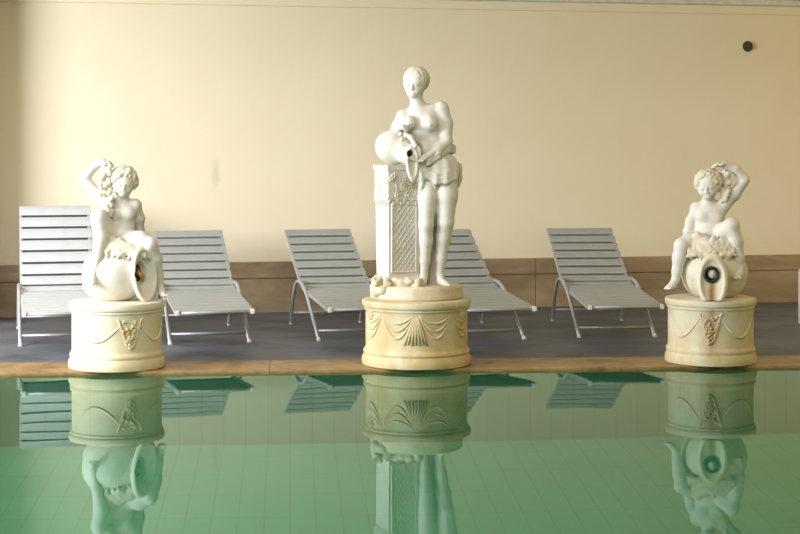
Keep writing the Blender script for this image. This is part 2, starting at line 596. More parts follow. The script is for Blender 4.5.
# round dark vent high on the wall
X = (747 - 400) / F * 16.5
bm = bmesh.new()
bmesh.ops.create_cone(bm, cap_ends=True, segments=28, radius1=0.058, radius2=0.045, depth=0.03, matrix=Matrix.Rotation(PI / 2, 4, 'X'))
o = bm_obj('wall_vent', bm, M['vent'], None)
o.location = wall_pt(X, 1.6 + (150 - 46) / F * 16.4, 0.014)
o.rotation_euler = (0, 0, AW)
tag(o, 'small round dark vent high on the cream wall at right', 'vent')

# ------------------------------------------------------------------ loungers
def profile(ang, n_seat=8, n_back=8, pitch=0.138):
    """slat centres (s, z, slope) along the side curve"""
    out = []
    s, z, a = 0.065, 0.305, math.radians(4)
    total = n_seat + n_back
    for i in range(total):
        out.append((s, z, a))
        f = min(max((i - n_seat + 2.2) / 3.2, 0), 1)
        a2 = math.radians(4) + (math.radians(ang) - math.radians(4)) * (f * f * (3 - 2 * f))
        am = (a + a2) / 2
        s += math.cos(am) * pitch; z += math.sin(am) * pitch
        a = a2
    return out

def add_slat(bm, w, s, z, a, chord, bulge, th):
    """one bowed slat across the lounger"""
    n = 6
    pr = [((k / n - 0.5) * chord, bulge * (1 - (2 * k / n - 1) ** 2)) for k in range(n + 1)]
    pr = pr + [(u * 0.94, v - th) for u, v in reversed(pr)]
    ca, sa = math.cos(a), math.sin(a)
    L_ = [[bm.verts.new((x, s + u * ca - v * sa, z + u * sa + v * ca)) for u, v in pr] for x in (-w / 2, w / 2)]
    m_ = len(pr)
    for k in range(m_):
        bm.faces.new((L_[0][k], L_[0][(k + 1) % m_], L_[1][(k + 1) % m_], L_[1][k]))
    for k in range(n):
        for q in (0, 1):
            bm.faces.new((L_[q][k], L_[q][k + 1], L_[q][m_ - 2 - k], L_[q][m_ - 1 - k]))

def make_lounger(ang, slat_mat):
    root = empty('sun_lounger', (0, 0, 0))
    W = 0.63
    pr = profile(ang)
    def slats(items, name, chord):
        bm = bmesh.new()
        for s, z, a in items:
            add_slat(bm, W, s, z, a, chord, 0.011, 0.012)
        return bm_obj(name, bm, slat_mat, root)
    slats(pr[:8], 'seat', 0.133); slats(pr[8:], 'backrest', 0.112)
    bm = bmesh.new()                    # thin dark sheet added behind the back slats as painted gap shade
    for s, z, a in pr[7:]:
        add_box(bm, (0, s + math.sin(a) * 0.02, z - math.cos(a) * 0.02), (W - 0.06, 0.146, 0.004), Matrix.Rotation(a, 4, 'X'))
    bm_obj('gap_shade_sheet', bm, M['gap_shade'], root)
    line = [(s, z) for s, z, a in pr]
    s, z, a = pr[-1]
    line.append((s + math.cos(a) * 0.062, z + math.sin(a) * 0.062))
    line.insert(0, (0.0, 0.302))
    for sx in (-1, 1):
        bm = bmesh.new()
        pts = bez([(sx * (W / 2 - 0.012), q[0], q[1] - 0.022) for q in line], 3)
        add_tube(bm, pts, 0.016, 8)
        rl = bm_obj('side_rail', bm, M['alu'], root, True)
        bm = bmesh.new()
        add_box(bm, (sx * (W / 2 - 0.012), -0.006, 0.296), (0.034, 0.03, 0.04), bev=0.007)
        bm_obj('end_cap', bm, M['cap'], rl)['label'] = 'white end cap'
    bm = bmesh.new()
    add_tube(bm, [(-W / 2, 0.0, 0.294), (W / 2, 0.0, 0.294)], 0.013, 8)
    bm_obj('front_bar', bm, M['alu'], root, True)
    # arched side legs: front foot, over the hinge, rear foot
    for sx in (-1, 1):
        xx = sx * (W / 2 + 0.012)
        bm = bmesh.new()
        pts = [Vector((xx, 0.36, 0.012)), Vector((xx, 0.58, 0.155))] + bez([(xx, 0.78, 0.28), (xx, 0.98, 0.38), (xx, 1.14, 0.42), (xx, 1.32, 0.42), (xx, 1.46, 0.36), (xx, 1.58, 0.2), (xx, 1.66, 0.012)], 6)
        add_tube(bm, pts, 0.016, 10)
        lg = bm_obj('leg', bm, M['alu'], root, True)
        for y0, y1 in ((0.335, 0.37), (1.663, 1.657)):
            bm = bmesh.new()
            add_tube(bm, [(xx, y0, 0.0), (xx, y1, 0.02)], 0.0175, 10)
            bm_obj('foot_cap', bm, M['cap'], lg)['label'] = 'white foot cap'
    bm = bmesh.new()
    add_tube(bm, [(-W / 2, 0.455, 0.074), (W / 2, 0.455, 0.074)], 0.012, 8)
    bm_obj('crossbar', bm, M['alu'], root, True)
    bm = bmesh.new()
    add_tube(bm, [(-W / 2, 1.62, 0.11), (W / 2, 1.62, 0.11)], 0.012, 8)
    bm_obj('rear_crossbar', bm, M['alu'], root, True)
    return root

def copy_tree(o, parent=None):
    c = o.copy(); COL.objects.link(c)
    if parent: c.parent = parent
    for ch in list(o.children):
        copy_tree(ch, c)
    return c

LG = 'grey sun loungers along the wall'
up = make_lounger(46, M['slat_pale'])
flat = make_lounger(28.5, M['slat'])
spots = [
    (up, 22.4, -1, 12.45, 14.3, 'palest grey lounger with backrest raised highest, behind the left cherub'),
    (flat, 254, 1, 12.70, 13.6, 'grey lounger just right of the left cherub pedestal, its foot end beside the drum'),
    (flat, 328.6, -1, 12.80, 14.2, 'grey lounger left of the tall woman statue'),
    (flat, 535.6, 1, 12.90, 12.6, 'grey lounger partly hidden behind the tall woman statue, foot end at right'),
    (flat, 626, 0, 13.05, 4.3, 'grey lounger left of the right cherub pedestal'),
]
first = set()
for proto, px, side, D, a, lab in spots:
    if id(proto) in first:
        o = copy_tree(proto)
    else:
        first.add(id(proto)); o = proto
    a = math.radians(a)
    cx_, cy_ = (px - 400) / F * D, D
    cx_ -= side * 0.315 * math.cos(a); cy_ -= side * 0.315 * math.sin(a)
    o.location = (cx_, cy_, 0); o.rotation_euler = (0, 0, a)
    tag(o, lab, 'sun lounger', LG)

# pale box cut by the right edge of the frame
bm = bmesh.new()
p = slab(798.2, 14.45, 0)
add_box(bm, (0.25, 0.2, 0.24), (0.5, 0.4, 0.48), Matrix.Identity(4), bev=0.01)
o = bm_obj('low_stand', bm, M['white_box'], None, loc=p)
o.rotation_euler = (0, 0, -0.26)
tag(o, 'pale boxy stand cut off by the right edge of the picture', 'stand')

# ------------------------------------------------------------------ pedestals
def pedestal(name_label, loc, rz, R, mat):
    root = empty('pedestal', loc, rz)
    tag(root, name_label, 'pedestal', 'round marble pedestals at the pool edge')
    prof = [(R * 0.97, 0.0), (R * 1.0, 0.006), (R * 1.01, 0.03), (R * 1.0, 0.06), (R * 0.975, 0.075), (R * 0.965, 0.085), (R * 0.98, 0.10), (R * 0.97, 0.115), (R * 0.945, 0.125), (R * 0.935, 0.14), (R * 0.935, 0.40), (R * 0.945, 0.41), (R * 0.965, 0.418), (R * 0.965, 0.43), (R * 0.99, 0.438), (R * 1.0, 0.45), (R * 1.0, 0.474), (R * 0.985, 0.484), (R * 0.9, 0.49)]
    bm = bmesh.new()
    add_lathe(bm, prof, 96)
    bd = bm_obj('drum', bm, mat, root, False)
    for pl in bd.data.polygons:
        pl.use_smooth = len(pl.vertices) == 4
    try:
        bd.data.set_sharp_from_angle(angle=math.radians(35))
    except Exception:
        pass
    return root

def on_drum(R, deg, z, out=0.0):
    a = math.radians(deg)
    return Vector((math.sin(a) * (R * 0.935 + out), -math.cos(a) * (R * 0.935 + out), z))

def facing(px, D):
    return -math.atan2((px - 400) / F, 1.0)

PL = (slab(117, 11.60, 0), facing(117, 11.6), 47.5 / F * 11.6)
PM = (slab(416.5, 11.78, 0), facing(416.5, 11.78), 54.5 / F * 11.78)
PR = (slab(710.5, 11.885, 0), facing(710.5, 11.885), 45 / F * 11.885)
ped_l = pedestal('round cream pedestal under the left cherub, fruit relief on its right front', *PL, M['ped_left'])
ped_m = pedestal('widest round pedestal, carved with swags, under the tall woman statue', *PM, M['ped_mid'])
ped_r = pedestal('round stained pedestal under the right cherub, rust streak down its front', *PR, M['ped_right'])

def fruit_drop(root, R, deg, z0, z1, w, seed, mat):
    """hanging bunch of fruit and leaves in relief"""
    rnd = random.Random(seed)
    bm = bmesh.new()
    n = 46
    for i in range(n):
        t = rnd.random() ** 0.8
        z = z0 + (z1 - z0) * t
        ww = w * (1.0 - 0.8 * t) * (0.6 + 0.4 * min(1, t * 6))
        a = deg + math.degrees(rnd.uniform(-ww, ww) / R)
        p = on_drum(R, a, z, -0.001)
        add_ball(bm, p, rnd.uniform(0.008, 0.016), 2)
    for i in range(8):
        t = i / 8
        for sd in (-1, 1):
            p = on_drum(R, deg + sd * math.degrees(w * (1.05 - 0.8 * t) / R), z0 + (z1 - z0) * t, 0.0)
            add_ball(bm, p, 0.02, 2, (0.5, 0.45, 1.1), Matrix.Rotation(math.radians(sd * 35 + rnd.uniform(-12, 12)), 4, 'Y'))
    return bm_obj('fruit_relief', bm, mat, root, True)

def arc_band(root, R, d0, d1, z, sag, r, mat, n=22, fat=1.0, name='garland'):
    bm = bmesh.new()
    pts = []; rs = []
    for i in range(n + 1):
        t = i / n
        pts.append(on_drum(R, d0 + (d1 - d0) * t, z - sag * math.sin(PI * t) , 0.0))
        rs.append(r * (0.55 + fat * math.sin(PI * t)))
    add_tube(bm, pts, rs, 8)
    return bm_obj(name, bm, mat, root, True)

fruit_drop(ped_l, PL[2], 17, 0.37, 0.17, 0.085, 3, M['relief'])
arc_band(ped_l, PL[2], 6, -62, 0.345, 0.13, 0.006, M['ped_left'])
arc_band(ped_l, PL[2], 28, 84, 0.345, 0.13, 0.006, M['ped_left'])
fruit_drop(ped_r, PR[2], 0, 0.38, 0.17, 0.075, 8, M['ped_right'])
arc_band(ped_r, PR[2], -14, -72, 0.36, 0.15, 0.006, M['ped_right'])
arc_band(ped_r, PR[2], 14, 72, 0.36, 0.15, 0.006, M['ped_right'])
# middle pedestal: draped swags with a knot of cloth falling at the centre and shields at the sides
for d0, d1 in ((-78, -42), (-41, -3), (3, 41), (42, 78)):
    for q in range(3):
        arc_band(ped_m, PM[2], d0, d1, 0.395 - 0.005 * q, 0.06 + 0.05 * q, 0.006, M['ped_mid'], name='swag')
bm = bmesh.new()
for q in range(-3, 4):
    top = on_drum(PM[2], -1 + q * 0.5, 0.385, 0.0); bot = on_drum(PM[2], -1 + q * 4.2, 0.185 - 0.006 * (q % 2), 0.0)
    add_tube(bm, [top, top.lerp(bot, 0.5) * 1.004, bot], [0.007, 0.012, 0.010], 8)
bm_obj('cloth_relief', bm, M['relief'], ped_m, True)
for dg in (-62, 62):
    bm = bmesh.new()
    add_ball(bm, on_drum(PM[2], dg, 0.385, 0.0), 0.03, 2, (1, 0.6, 1), Matrix.Rotation(math.radians(dg), 4, 'Z'))
    for q in range(8):
        a = q * PI / 4
        add_ball(bm, on_drum(PM[2], dg + math.cos(a) * 4.5, 0.385 + math.sin(a) * 0.03, 0.0), 0.013, 2)
    bm_obj('rosette', bm, M['relief'], ped_m, True)

# ------------------------------------------------------------------ statues
def statue_root(name, label, P_, px, D):
    o = empty(name, (P_[0].x, P_[0].y, 0.49), P_[1])
    tag(o, label, 'statue', 'marble fountain statues')
    return o

def face(S, c, r, yaw=0.0, pitch=0.0, roll=0.0):
    """carve eyes, brow, nose, lips, chin and ears on a head of radius r about c; yaw to the viewer's right"""
    R3 = Matrix.Rotation(math.radians(roll), 3, 'Y') @ Matrix.Rotation(math.radians(yaw), 3, 'Z') @ Matrix.Rotation(math.radians(pitch), 3, 'X')
    def q(x, t, up):
        v = R3 @ Vector((x * r, -t * r, up * r))
        return (c[0] + v.x, c[1] - v.z, c[2] - v.y)
    for sx in (-1, 1):
        S.ell(q(sx * 0.36, 0.98, 0.06), (0.20 * r, 0.17 * r, 0.12 * r), k=2.0, op='sub')
        S.ell(q(sx * 0.35, 0.80, 0.05), (0.15 * r, 0.13 * r, 0.10 * r), k=0.7)
        S.ell(q(sx * 0.40, 0.62, -0.33), (0.26 * r, 0.2 * r, 0.26 * r), k=3.0)
        S.ell(q(sx * 0.90, 0.02, -0.05), (0.09 * r, 0.16 * r, 0.22 * r), k=1.0)
        S.cone(q(sx * 0.12, 0.92, 0.21), q(sx * 0.50, 0.76, 0.20), 0.06 * r, 0.05 * r, 1.6)
    S.cone(q(0, 0.90, 0.16), q(0, 1.05, -0.24), 0.08 * r, 0.11 * r, 1.4)
    for sx in (-1, 1):
        S.ball(q(sx * 0.10, 0.95, -0.26), 0.085 * r, 0.8)
    S.cone(q(-0.17, 0.86, -0.50), q(0.17, 0.86, -0.50), 0.065 * r, None, 0.8)
    S.cone(q(-0.13, 0.85, -0.62), q(0.13, 0.85, -0.62), 0.075 * r, None, 0.8)
    S.ell(q(0, 0.68, -0.82), (0.28 * r, 0.22 * r, 0.2 * r), k=3.0)

# ---- the tall woman with a pillar and an urn
sm = 11.78 / F
CX, ZB = 416.5, 298.0
wo = statue_root('woman_statue', 'tall marble statue of a woman tipping an urn on a carved pillar', PM, CX, 11.78)

S = Sculpt(CX, ZB, (384, 62, -30), (468, 298, 34), 0.5)
# legs
S.chain([(446, 168, 0, 13), (446, 196, 3, 11.2), (445.5, 222, 5, 8.2)], 4)
S.chain([(445.5, 222, 5, 8.0), (443.5, 238, 1, 7.4), (441, 258, -1, 5.4), (439.5, 274, -2, 4.2)], 3)
S.chain([(439.5, 275, -3, 4.2), (441, 281, 2, 3.9), (446, 284, 12, 3.2), (449, 285.5, 17, 2.4)], 2.5)
S.chain([(429, 168, 2, 12.5), (427.5, 198, 7, 9.6), (426, 224, 10, 7.3)], 4)
S.chain([(426, 224, 10, 7.2), (426, 240, 6, 6.8), (424.5, 260, 4, 5.2), (423.5, 275, 4, 4.1)], 3)
S.chain([(423.5, 276, 3, 4.1), (422.5, 281, 8, 3.8), (420, 284, 18, 3.2), (419, 285.5, 23, 2.3)], 2.5)
for i in range(5):
    S.cone((447 + i * 1.4 - 1, 285.3, 18 - abs(i - 1) * 0.8), (447.6 + i * 1.5 - 1, 286, 20.5 - abs(i - 1)), 1.1, 0.9, 0.4)
    S.cone((416.6 + i * 1.3, 285.5, 24 - abs(i - 3) * 0.8), (416.2 + i * 1.4, 286.2, 26.6 - abs(i - 3)), 1.1, 0.9, 0.4)
# torso
S.ell((438, 165, 0), (17.5, 13, 15), (0, 8, 0), 4)
S.ell((434, 150, 3), (13.5, 11, 14), (0, 10, 0), 5)
S.ell((431, 152, 9), (9, 6, 9), k=4)
S.ell((424, 126, 1), (18, 11.5, 20), (0, 8, 0), 6)
S.cone((404, 116, 1), (439, 109, -1), 6.0, 6.8, 6)
S.ell((409.5, 123.5, 10.5), (7.6, 7, 7.4), k=3); S.ell((429.5, 124, 10.5), (8.2, 7.2, 7.8), k=3)
S.ball((408.8, 124.5, 17), 1.3, 1); S.ball((430, 125, 17.2), 1.3, 1)
S.cone((418, 111, 0), (416, 95, 3), 7.6, 6.4, 6)
S.cone((411, 108, 5), (416, 110, 6), 1.5, 1, 2); S.cone((421, 109, 6), (433, 107, 5), 1, 1.5, 2)
S.ball((432.5, 158, 14.3), 1.3, 1.0, 'sub')
# arms
S.chain([(441.5, 109, 0, 7.6), (445.5, 124, 1, 6.9), (446.5, 141, 5, 5.8)], 3.5)
S.chain([(446.5, 142, 5, 5.7), (438, 150, 12, 5.2), (425, 157.5, 19, 3.7)], 2.5)
S.hand((425, 157.5, 19), (417, 160, 21), (-1.5, -1, 1), 1.9, 1, 3.6)
S.chain([(402.5, 117, 1, 6.3), (398, 127, -1, 5.8), (393, 137, -1, 5.0)], 4)
S.chain([(393, 137, -1, 5.0), (396, 132, 9, 4.5), (400, 127.5, 17, 3.5)], 2)
S.hand((400, 127.5, 17), (404, 127.5, 22), (0.4, 2.0, 0.6), 1.9, -1, 3.6)
# head: bowed a little, turned to the viewer's left
S.ell((416, 81, 1), (11.2, 13, 13.3), (0, 3, 0), 3)
S.ell((414.3, 88, 5.6), (9.0, 8.6, 10.5), (0, 6, 0), 4)
face(S, (414.3, 84.8, 4.6), 11.2, -12, 12, 3)
body = S.build('body', M['statue'], wo, sm)
# hair: waves parted in the middle, drawn to a knot behind
S = Sculpt(CX, ZB, (398, 62, -26), (436, 104, 20), 0.7)
rip = lambda u, v, w: 0.4 * np.sin(v * 1.1 + np.abs(u) * 0.9)
S.ell((416.5, 79.5, -1.2), (13.0, 15.0, 13.6), (0, 3, 0), 2, ripple=rip)
S.ell((417.5, 81, -14), (7.5, 7, 7.5), k=2, ripple=lambda u, v, w: 0.5 * np.sin(np.arctan2(w, u) * 3 + np.sqrt(u * u + w * w) * 1.8))
S.ell((413.4, 89, 14), (9.6, 12.5, 13.6), (0, 4, 0), 0.8, 'sub')
hair = S.build('hair', M['hair'], wo, sm)
# cloth round the hips, rolled at the top, with a swag and a fall between and behind the legs
S = Sculpt(CX, ZB, (410, 136, -32), (468, 296, 34), 0.9)
fold = lambda u, v, w: 0.45 * np.sin(np.arctan2(v, u) * 8 + w * 0.22)
S.ell((439.5, 168, 1), (20, 16, 21), (0, 10, 0), 2, ripple=fold)
S.cutplane((433, 152.5, 14), (0.45, 0.1, 1.0))
S.cutplane((437, 181.5, 14), (0.10, 0.0, -1.0))
roll = [(419, 163, 13, 2.6), (428, 159.5, 17, 3.2), (438, 153, 15, 3.2), (448, 146.5, 6, 3.0), (453, 148, -4, 3.0), (448, 150, -14, 3)]
S.chain(roll, 2.5)
S.chain([(p[0] + 1, p[1] + 4, p[2] + 1, 1.7) for p in roll], 1.2)
for dy, dd, r in ((0, -1, 2.0), (-4.5, -1, 1.3), (-9, -1.6, 0.9)):
    S.chain([(458.5, 170 + dy * 0.5, 0 + dd, r), (455, 178 + dy, 10 + dd, r), (446, 182 + dy, 17 + dd, r), (436, 182 + dy * 0.9, 19 + dd, r), (426, 176 + dy * 0.7, 18 + dd, r), (419, 168 + dy * 0.4, 14 + dd, r * 0.8)], 3.0)
S.chain([(459, 166, -2, 3.2), (459.5, 178, -3, 3.0), (458, 186, -4, 2.2)], 1.5)
for i, (x0, x1, t) in enumerate(((432, 430, -8), (436, 434, -9), (440, 437, -10), (446, 440, -12), (426, 426, -9), (421, 422, -8))):
    S.chain([(x0, 170, t, 4.2), (x0 * 0.5 + x1 * 0.5, 225, t - 2, 3.6), (x1, 286, t - 3, 4.0)], 1.0)
S.chain([(433, 178, 15, 3.0), (434.5, 188, 11, 2.6), (435, 202, 6, 2.2), (435.5, 225, 0, 2.0)], 2.0)
S.chain([(424, 176, 16, 2.6), (421.5, 186, 14, 2.4), (420, 194, 11, 1.6)], 2.0)
S.chain([(419, 172, 6, 3.4), (417.5, 184, 6, 2.8), (418.5, 194, 4, 2.0)], 1.5)
S.build('drapery', M['statue'], wo, sm)
# urn lying on the pillar, mouth to the right front, long drooping lip
S = Sculpt(CX, ZB, (370, 120, -24), (426, 188, 44), 0.7)
S.ell((393.5, 147.5, 6), (19, 17, 17), (0, 18, 30), 2)
S.ell((380.5, 146, 0), (4, 6, 6), k=1.5)
S.cone((402, 151, 14), (410, 156, 22), 12, 9, 3)
for i in range(11):
    a = i * 2 * PI / 11
    S.ball((396 + 8 * math.cos(a) * 0.3 + 4, 147 + 14.5 * math.sin(a), 10 + 14 * math.cos(a)), 1.8, 1.5)
S.ell((412.5, 163, 23.5), (7.2, 4.2, 19), (0, -4, 24), 1.2)
S.ell((413.3, 163.5, 28.2), (4.6, 4.2, 15.5), (0, -4, 24), 1.0, 'sub')
S.cone((411.8, 154.5, 32), (405, 151.5, 14), 3.6, 3.0, 0.6, 'sub')
S.chain([(405, 134, 14, 2.4), (411, 138, 20, 2.6), (415.5, 146, 24, 2.4)], 1.5)
ur = S.build('urn', M['jug_left'], wo, sm)
def dark_plug(parent, S_, c, d, r, depth, name='hole_shade_plug', mat='dark', s_=1.0):  # by default a dark plug: shade painted inside a spout mouth
    p = Vector(S_.P(c)) * s_
    dv = Vector((d[0], -d[1], -d[2])).normalized()
    bm = bmesh.new()
    add_tube(bm, [p, p - dv * depth * s_], r * s_, 20)
    return bm_obj(name, bm, M[mat], parent, True)
dark_plug(ur, S, (410.2, 154, 25), (6, 17, 3), 3.5, 8, s_=sm)['label'] = 'dark plug as painted shade in the spout hole'

# pillar with lattice panel and flowered head
root = wo
def pil(name, mat):
    pass
RP = Matrix.Rotation(math.radians(24), 4, 'Z')
pc = Vector(((397.5 - CX) * sm, 2 * sm, 0))
def pbox(bm, z0, z1, w0, w1, bev=0.0):
    """square frustum of the turned pillar, in photo rows z above the plinth foot"""
    r = []
    for z, w in ((z0, w0), (z1, w1)):
        r.append([bm.verts.new(pc + (RP @ Vector((sx * w / 2 * sm, sy * w / 2 * sm, z * sm)))) for sx, sy in ((-1, -1), (1, -1), (1, 1), (-1, 1))])
    bm.faces.new(r[0][::-1]); bm.faces.new(r[1])
    for i in range(4):
        bm.faces.new((r[0][i], r[0][(i + 1) % 4], r[1][(i + 1) % 4], r[1][i]))
bm = bmesh.new()
pbox(bm, 13, 18, 40, 40); pbox(bm, 18, 22, 38.5, 35); pbox(bm, 22, 98, 32, 33.5); pbox(bm, 98, 101, 35.5, 36.5)
pbox(bm, 101, 128, 34.5, 35); pbox(bm, 128, 133, 37, 37.5)
pl_ = bm_obj('pillar', bm, M['statue'], wo)
bm = bmesh.new()
def on_face(u, z, out, wz=None):
    w = 32 + 1.5 * (z - 22) / 76
    return pc + (RP @ Vector((u * sm, -(w / 2 + out) * sm, z * sm)))
for (u0, z0, u1, z1) in ((-13, 27, -13, 95), (13, 27, 13, 95), (-13, 27, 13, 27), (-13, 95, 13, 95)):
    add_tube(bm, [on_face(u0, z0, 0.2), on_face(u1, z1, 0.2)], 1.1 * sm, 6)
step = 6.5
for k in range(-14, 16):
    for sg in (1, -1):
        # diagonal line u = sg*(z-z_k)*0.62 clipped to the panel
        pts = []
        zk = 27 + k * step * 1.15
        za, zb2 = zk, zk + 26 / 0.72
        ua = -13 if sg > 0 else 13
        ub = -ua
        if zb2 < 27 or za > 95: continue
        def lerp(z): return ua + (ub - ua) * (z - za) / (zb2 - za)
        z0c, z1c = max(za, 27), min(zb2, 95)
        if z1c - z0c < 2: continue
        add_tube(bm, [on_face(lerp(z0c), z0c, 0.0), on_face(lerp(z1c), z1c, 0.0)], 0.75 * sm, 5)
bm_obj('lattice_panel', bm, M['statue'], pl_)
rnd = random.Random(5)
for side in (0, 1):
    bm = bmesh.new()
    RR = RP if side == 0 else RP @ Matrix.Rotation(-PI / 2, 4, 'Z')
    stems = []
    for k in range(16):
        u0 = rnd.uniform(-14, 14); z0 = 102.5 + 24 * ((k * 0.618) % 1)
        stems.append((u0, z0))
        for j in range(6):
            a = j * PI / 3 + k
            add_ball(bm, pc + RR @ Vector(((u0 + 2.6 * math.cos(a)) * sm, -17.4 * sm, (z0 + 2.6 * math.sin(a)) * sm)), 1.7 * sm, 1, (1, 0.7, 1))
        add_ball(bm, pc + RR @ Vector((u0 * sm, -17.8 * sm, z0 * sm)), 1.6 * sm, 1)
    add_tube(bm, [pc + RR @ Vector((u_ * sm, -17.2 * sm, z_ * sm)) for u_, z_ in sorted(stems)], 0.9 * sm, 6)
    bm_obj('flower_relief', bm, M['hair'], pl_, True)
    bm = bmesh.new()
    for k in range(9):
        add_ball(bm, pc + RR @ Vector(((-16 + 4 * k) * sm, -17 * sm, (98 - 3 * (k % 2)) * sm)), 2.4 * sm, 2, (0.8, 0.6, 1.2))
    bm_obj('bead_moulding', bm, M['hair'], pl_, True)
# oval plinth and the carved lump at its left corner
bm = bmesh.new()
add_lathe(bm, [(44 * sm, 0.0), (46 * sm, 0.01), (46.5 * sm, 0.03), (45.5 * sm, 0.085), (43.5 * sm, 0.10), (43 * sm, 0.104)], 64)
bmesh.ops.scale(bm, vec=(1, 0.86, 1), verts=bm.verts[:])
bm_obj('plinth', bm, M['statue_stained'], wo, False)
S = Sculpt(CX, ZB, (360, 262, -8), (428, 300, 44), 0.9)
S.ell((377, 287, 20), (6.5, 7, 9), k=2); S.ell((378, 279, 20), (5.5, 6, 5.5), k=2); S.ell((383, 288, 26), (6, 5, 5), k=2)
S.ball((374.5, 277, 24), 2.2, 1); S.ball((381, 276, 24), 2.2, 1); S.ell((377, 282, 27), (3, 3.5, 2.6), k=1)
rnd = random.Random(2)
for i in range(34):
    S.ell((rnd.uniform(386, 421), 284 + rnd.uniform(-6, 1), rnd.uniform(22, 29)), (3.2, 2.4, rnd.uniform(2, 4.5)), k=1.2)
S.build('carved_rock', M['statue_stained'], wo, sm)

# ---- cherubs
def grapes(S, pts, n, r0, r1, spread, seed):
    rnd = random.Random(seed)
    for i in range(n):
        f = rnd.random() * (len(pts) - 1)
        j = min(int(f), len(pts) - 2); t = f - j
        p = [pts[j][q] * (1 - t) + pts[j + 1][q] * t for q in range(3)]
        w = pts[j][3] * (1 - t) + pts[j + 1][3] * t
        S.ball((p[0] + rnd.uniform(-w, w) * 0.75, p[1] + rnd.uniform(-w, w) * 0.6, p[2] + rnd.uniform(-w, w) * 0.6), rnd.uniform(r0, r1), 0.4)

def curls(S, c, r, n, seed, open_dir, size=(2.0, 3.2)):
    """curly cap: balls over the skull except around the face direction open_dir"""
    rnd = random.Random(seed)
    od = Vector(open_dir).normalized()
    for i in range(n):
        z = 1 - 2 * (i + 0.5) / n
        a = i * 2.399963
        v = Vector((math.sqrt(1 - z * z) * math.cos(a), z, math.sqrt(1 - z * z) * math.sin(a)))  # x, row, t
        if v.dot(od) > 0.62 or v.y > 0.62:
            continue
        k = r * rnd.uniform(0.95, 1.08)
        S.ball((c[0] + v.x * k, c[1] + v.y * k, c[2] + v.z * k), rnd.uniform(*size), 0.6)

# left cherub
sl_ = 11.6 / F
CX, ZB = 117.0, 300.2
ch = statue_root('cherub_statue', 'marble cherub at left seated on a jug whose mouth turns right', PL, CX, 11.6)
S = Sculpt(CX, ZB, (74, 150, -34), (176, 303, 44), 0.55)
S.ell((121, 224, -2), (14, 11, 19), (0, 0, 0), 4)
S.ell((120, 234, 1), (13.5, 12, 12), k=4)
S.ell((122, 212, 0), (15, 10, 10), k=4)
S.cone((108, 205, -1), (135, 205, -1), 6, 6, 5)
S.ell((115, 214, 6), (6.5, 4.5, 5.5), k=3); S.ell((128, 214, 6), (6.5, 4.5, 5.5), k=3)
S.ball((120.5, 236, 13.2), 1.2, 1, 'sub')
S.cone((122, 205, 0), (123, 194, 2), 6, 6, 4)
# raised arm on the viewer's left, hand over the head
S.chain([(107, 205, -2, 6.5), (95, 193, -3, 6.3), (85, 179, -3, 5.4)], 3)
S.chain([(85, 178, -3, 5.3), (93, 167, -1, 5.0), (103, 161.5, 2, 3.6)], 2)
S.hand((103, 161.5, 2), (109, 163, 5), (1.0, 2.4, 0.6), 1.8, 1, 3.3)
# other arm down, leaning on the jug behind the thigh
S.chain([(135, 206, -2, 6), (139, 219, -7, 5.3), (139, 230, -12, 4.8), (141, 241, -16, 3.6)], 3)
S.hand((141, 241, -16), (142, 247, -17), (0.3, 1.2, 0.6), 1.7, 1, 3.2)
# leg on the viewer's left: knee drawn up, shin down the jug
S.chain([(112, 238, 2, 10), (100, 216, 16, 8.0)], 3)
S.chain([(99, 217, 16, 7.9), (101.5, 236, 17, 7.0), (98, 256, 19, 5.8), (95, 269, 20, 4.6)], 3)
S.chain([(95, 270, 20, 4.4), (93, 277, 24, 4.0), (93.5, 281, 29, 3.0)], 2)
for i in range(5):
    S.cone((90.6 + i * 1.5, 282, 30), (90.6 + i * 1.6, 284.2, 31), 1.15, 0.9, 0.4)
# leg on the viewer's right: thigh forward, shin down beside the mouth
S.chain([(126, 240, 2, 10.5), (140, 240, 13, 9.2), (149, 244, 18, 7.6)], 3)
S.chain([(149, 244, 18, 7.4), (155, 258, 12, 6.2), (158, 276, 6, 4.6), (159, 286, 4, 4.0)], 3)
S.chain([(159, 287, 4, 4.0), (161, 292, 10, 3.6), (163, 294, 16, 2.6)], 2)
for i in range(5):
    S.cone((160.6 + i * 1.3, 294, 17), (161 + i * 1.4, 295, 19), 1.0, 0.8, 0.4)
# head, a little bowed, looking to the viewer's right
S.ell((123.5, 181, 2), (11.5, 12, 12.5), (0, 0, 0), 3)
S.ell((123, 186.5, 6), (9.5, 8.5, 9), (0, 4, 0), 4)
face(S, (123, 184, 4.9), 11, 6, 12, 6)
S.build('body', M['statue'], ch, sl_)
S = Sculpt(CX, ZB, (84, 150, -24), (142, 218, 28), 0.7)
curls(S, (123.8, 180, 1), 11.8, 170, 3, (0.05, 0.45, 0.9), (2.1, 3.3))
S.build('hair', M['hair'], ch, sl_)
S = Sculpt(CX, ZB, (84, 150, -24), (142, 224, 32), 0.7)
grapes(S, [(107, 168, 4, 4), (105, 180, 4, 6), (106, 192, 7, 8), (108, 204, 10, 6), (110, 213, 12, 3)], 120, 1.9, 3.0, 5, 4)
S.build('grape_bunch', M['hair'], ch, sl_)
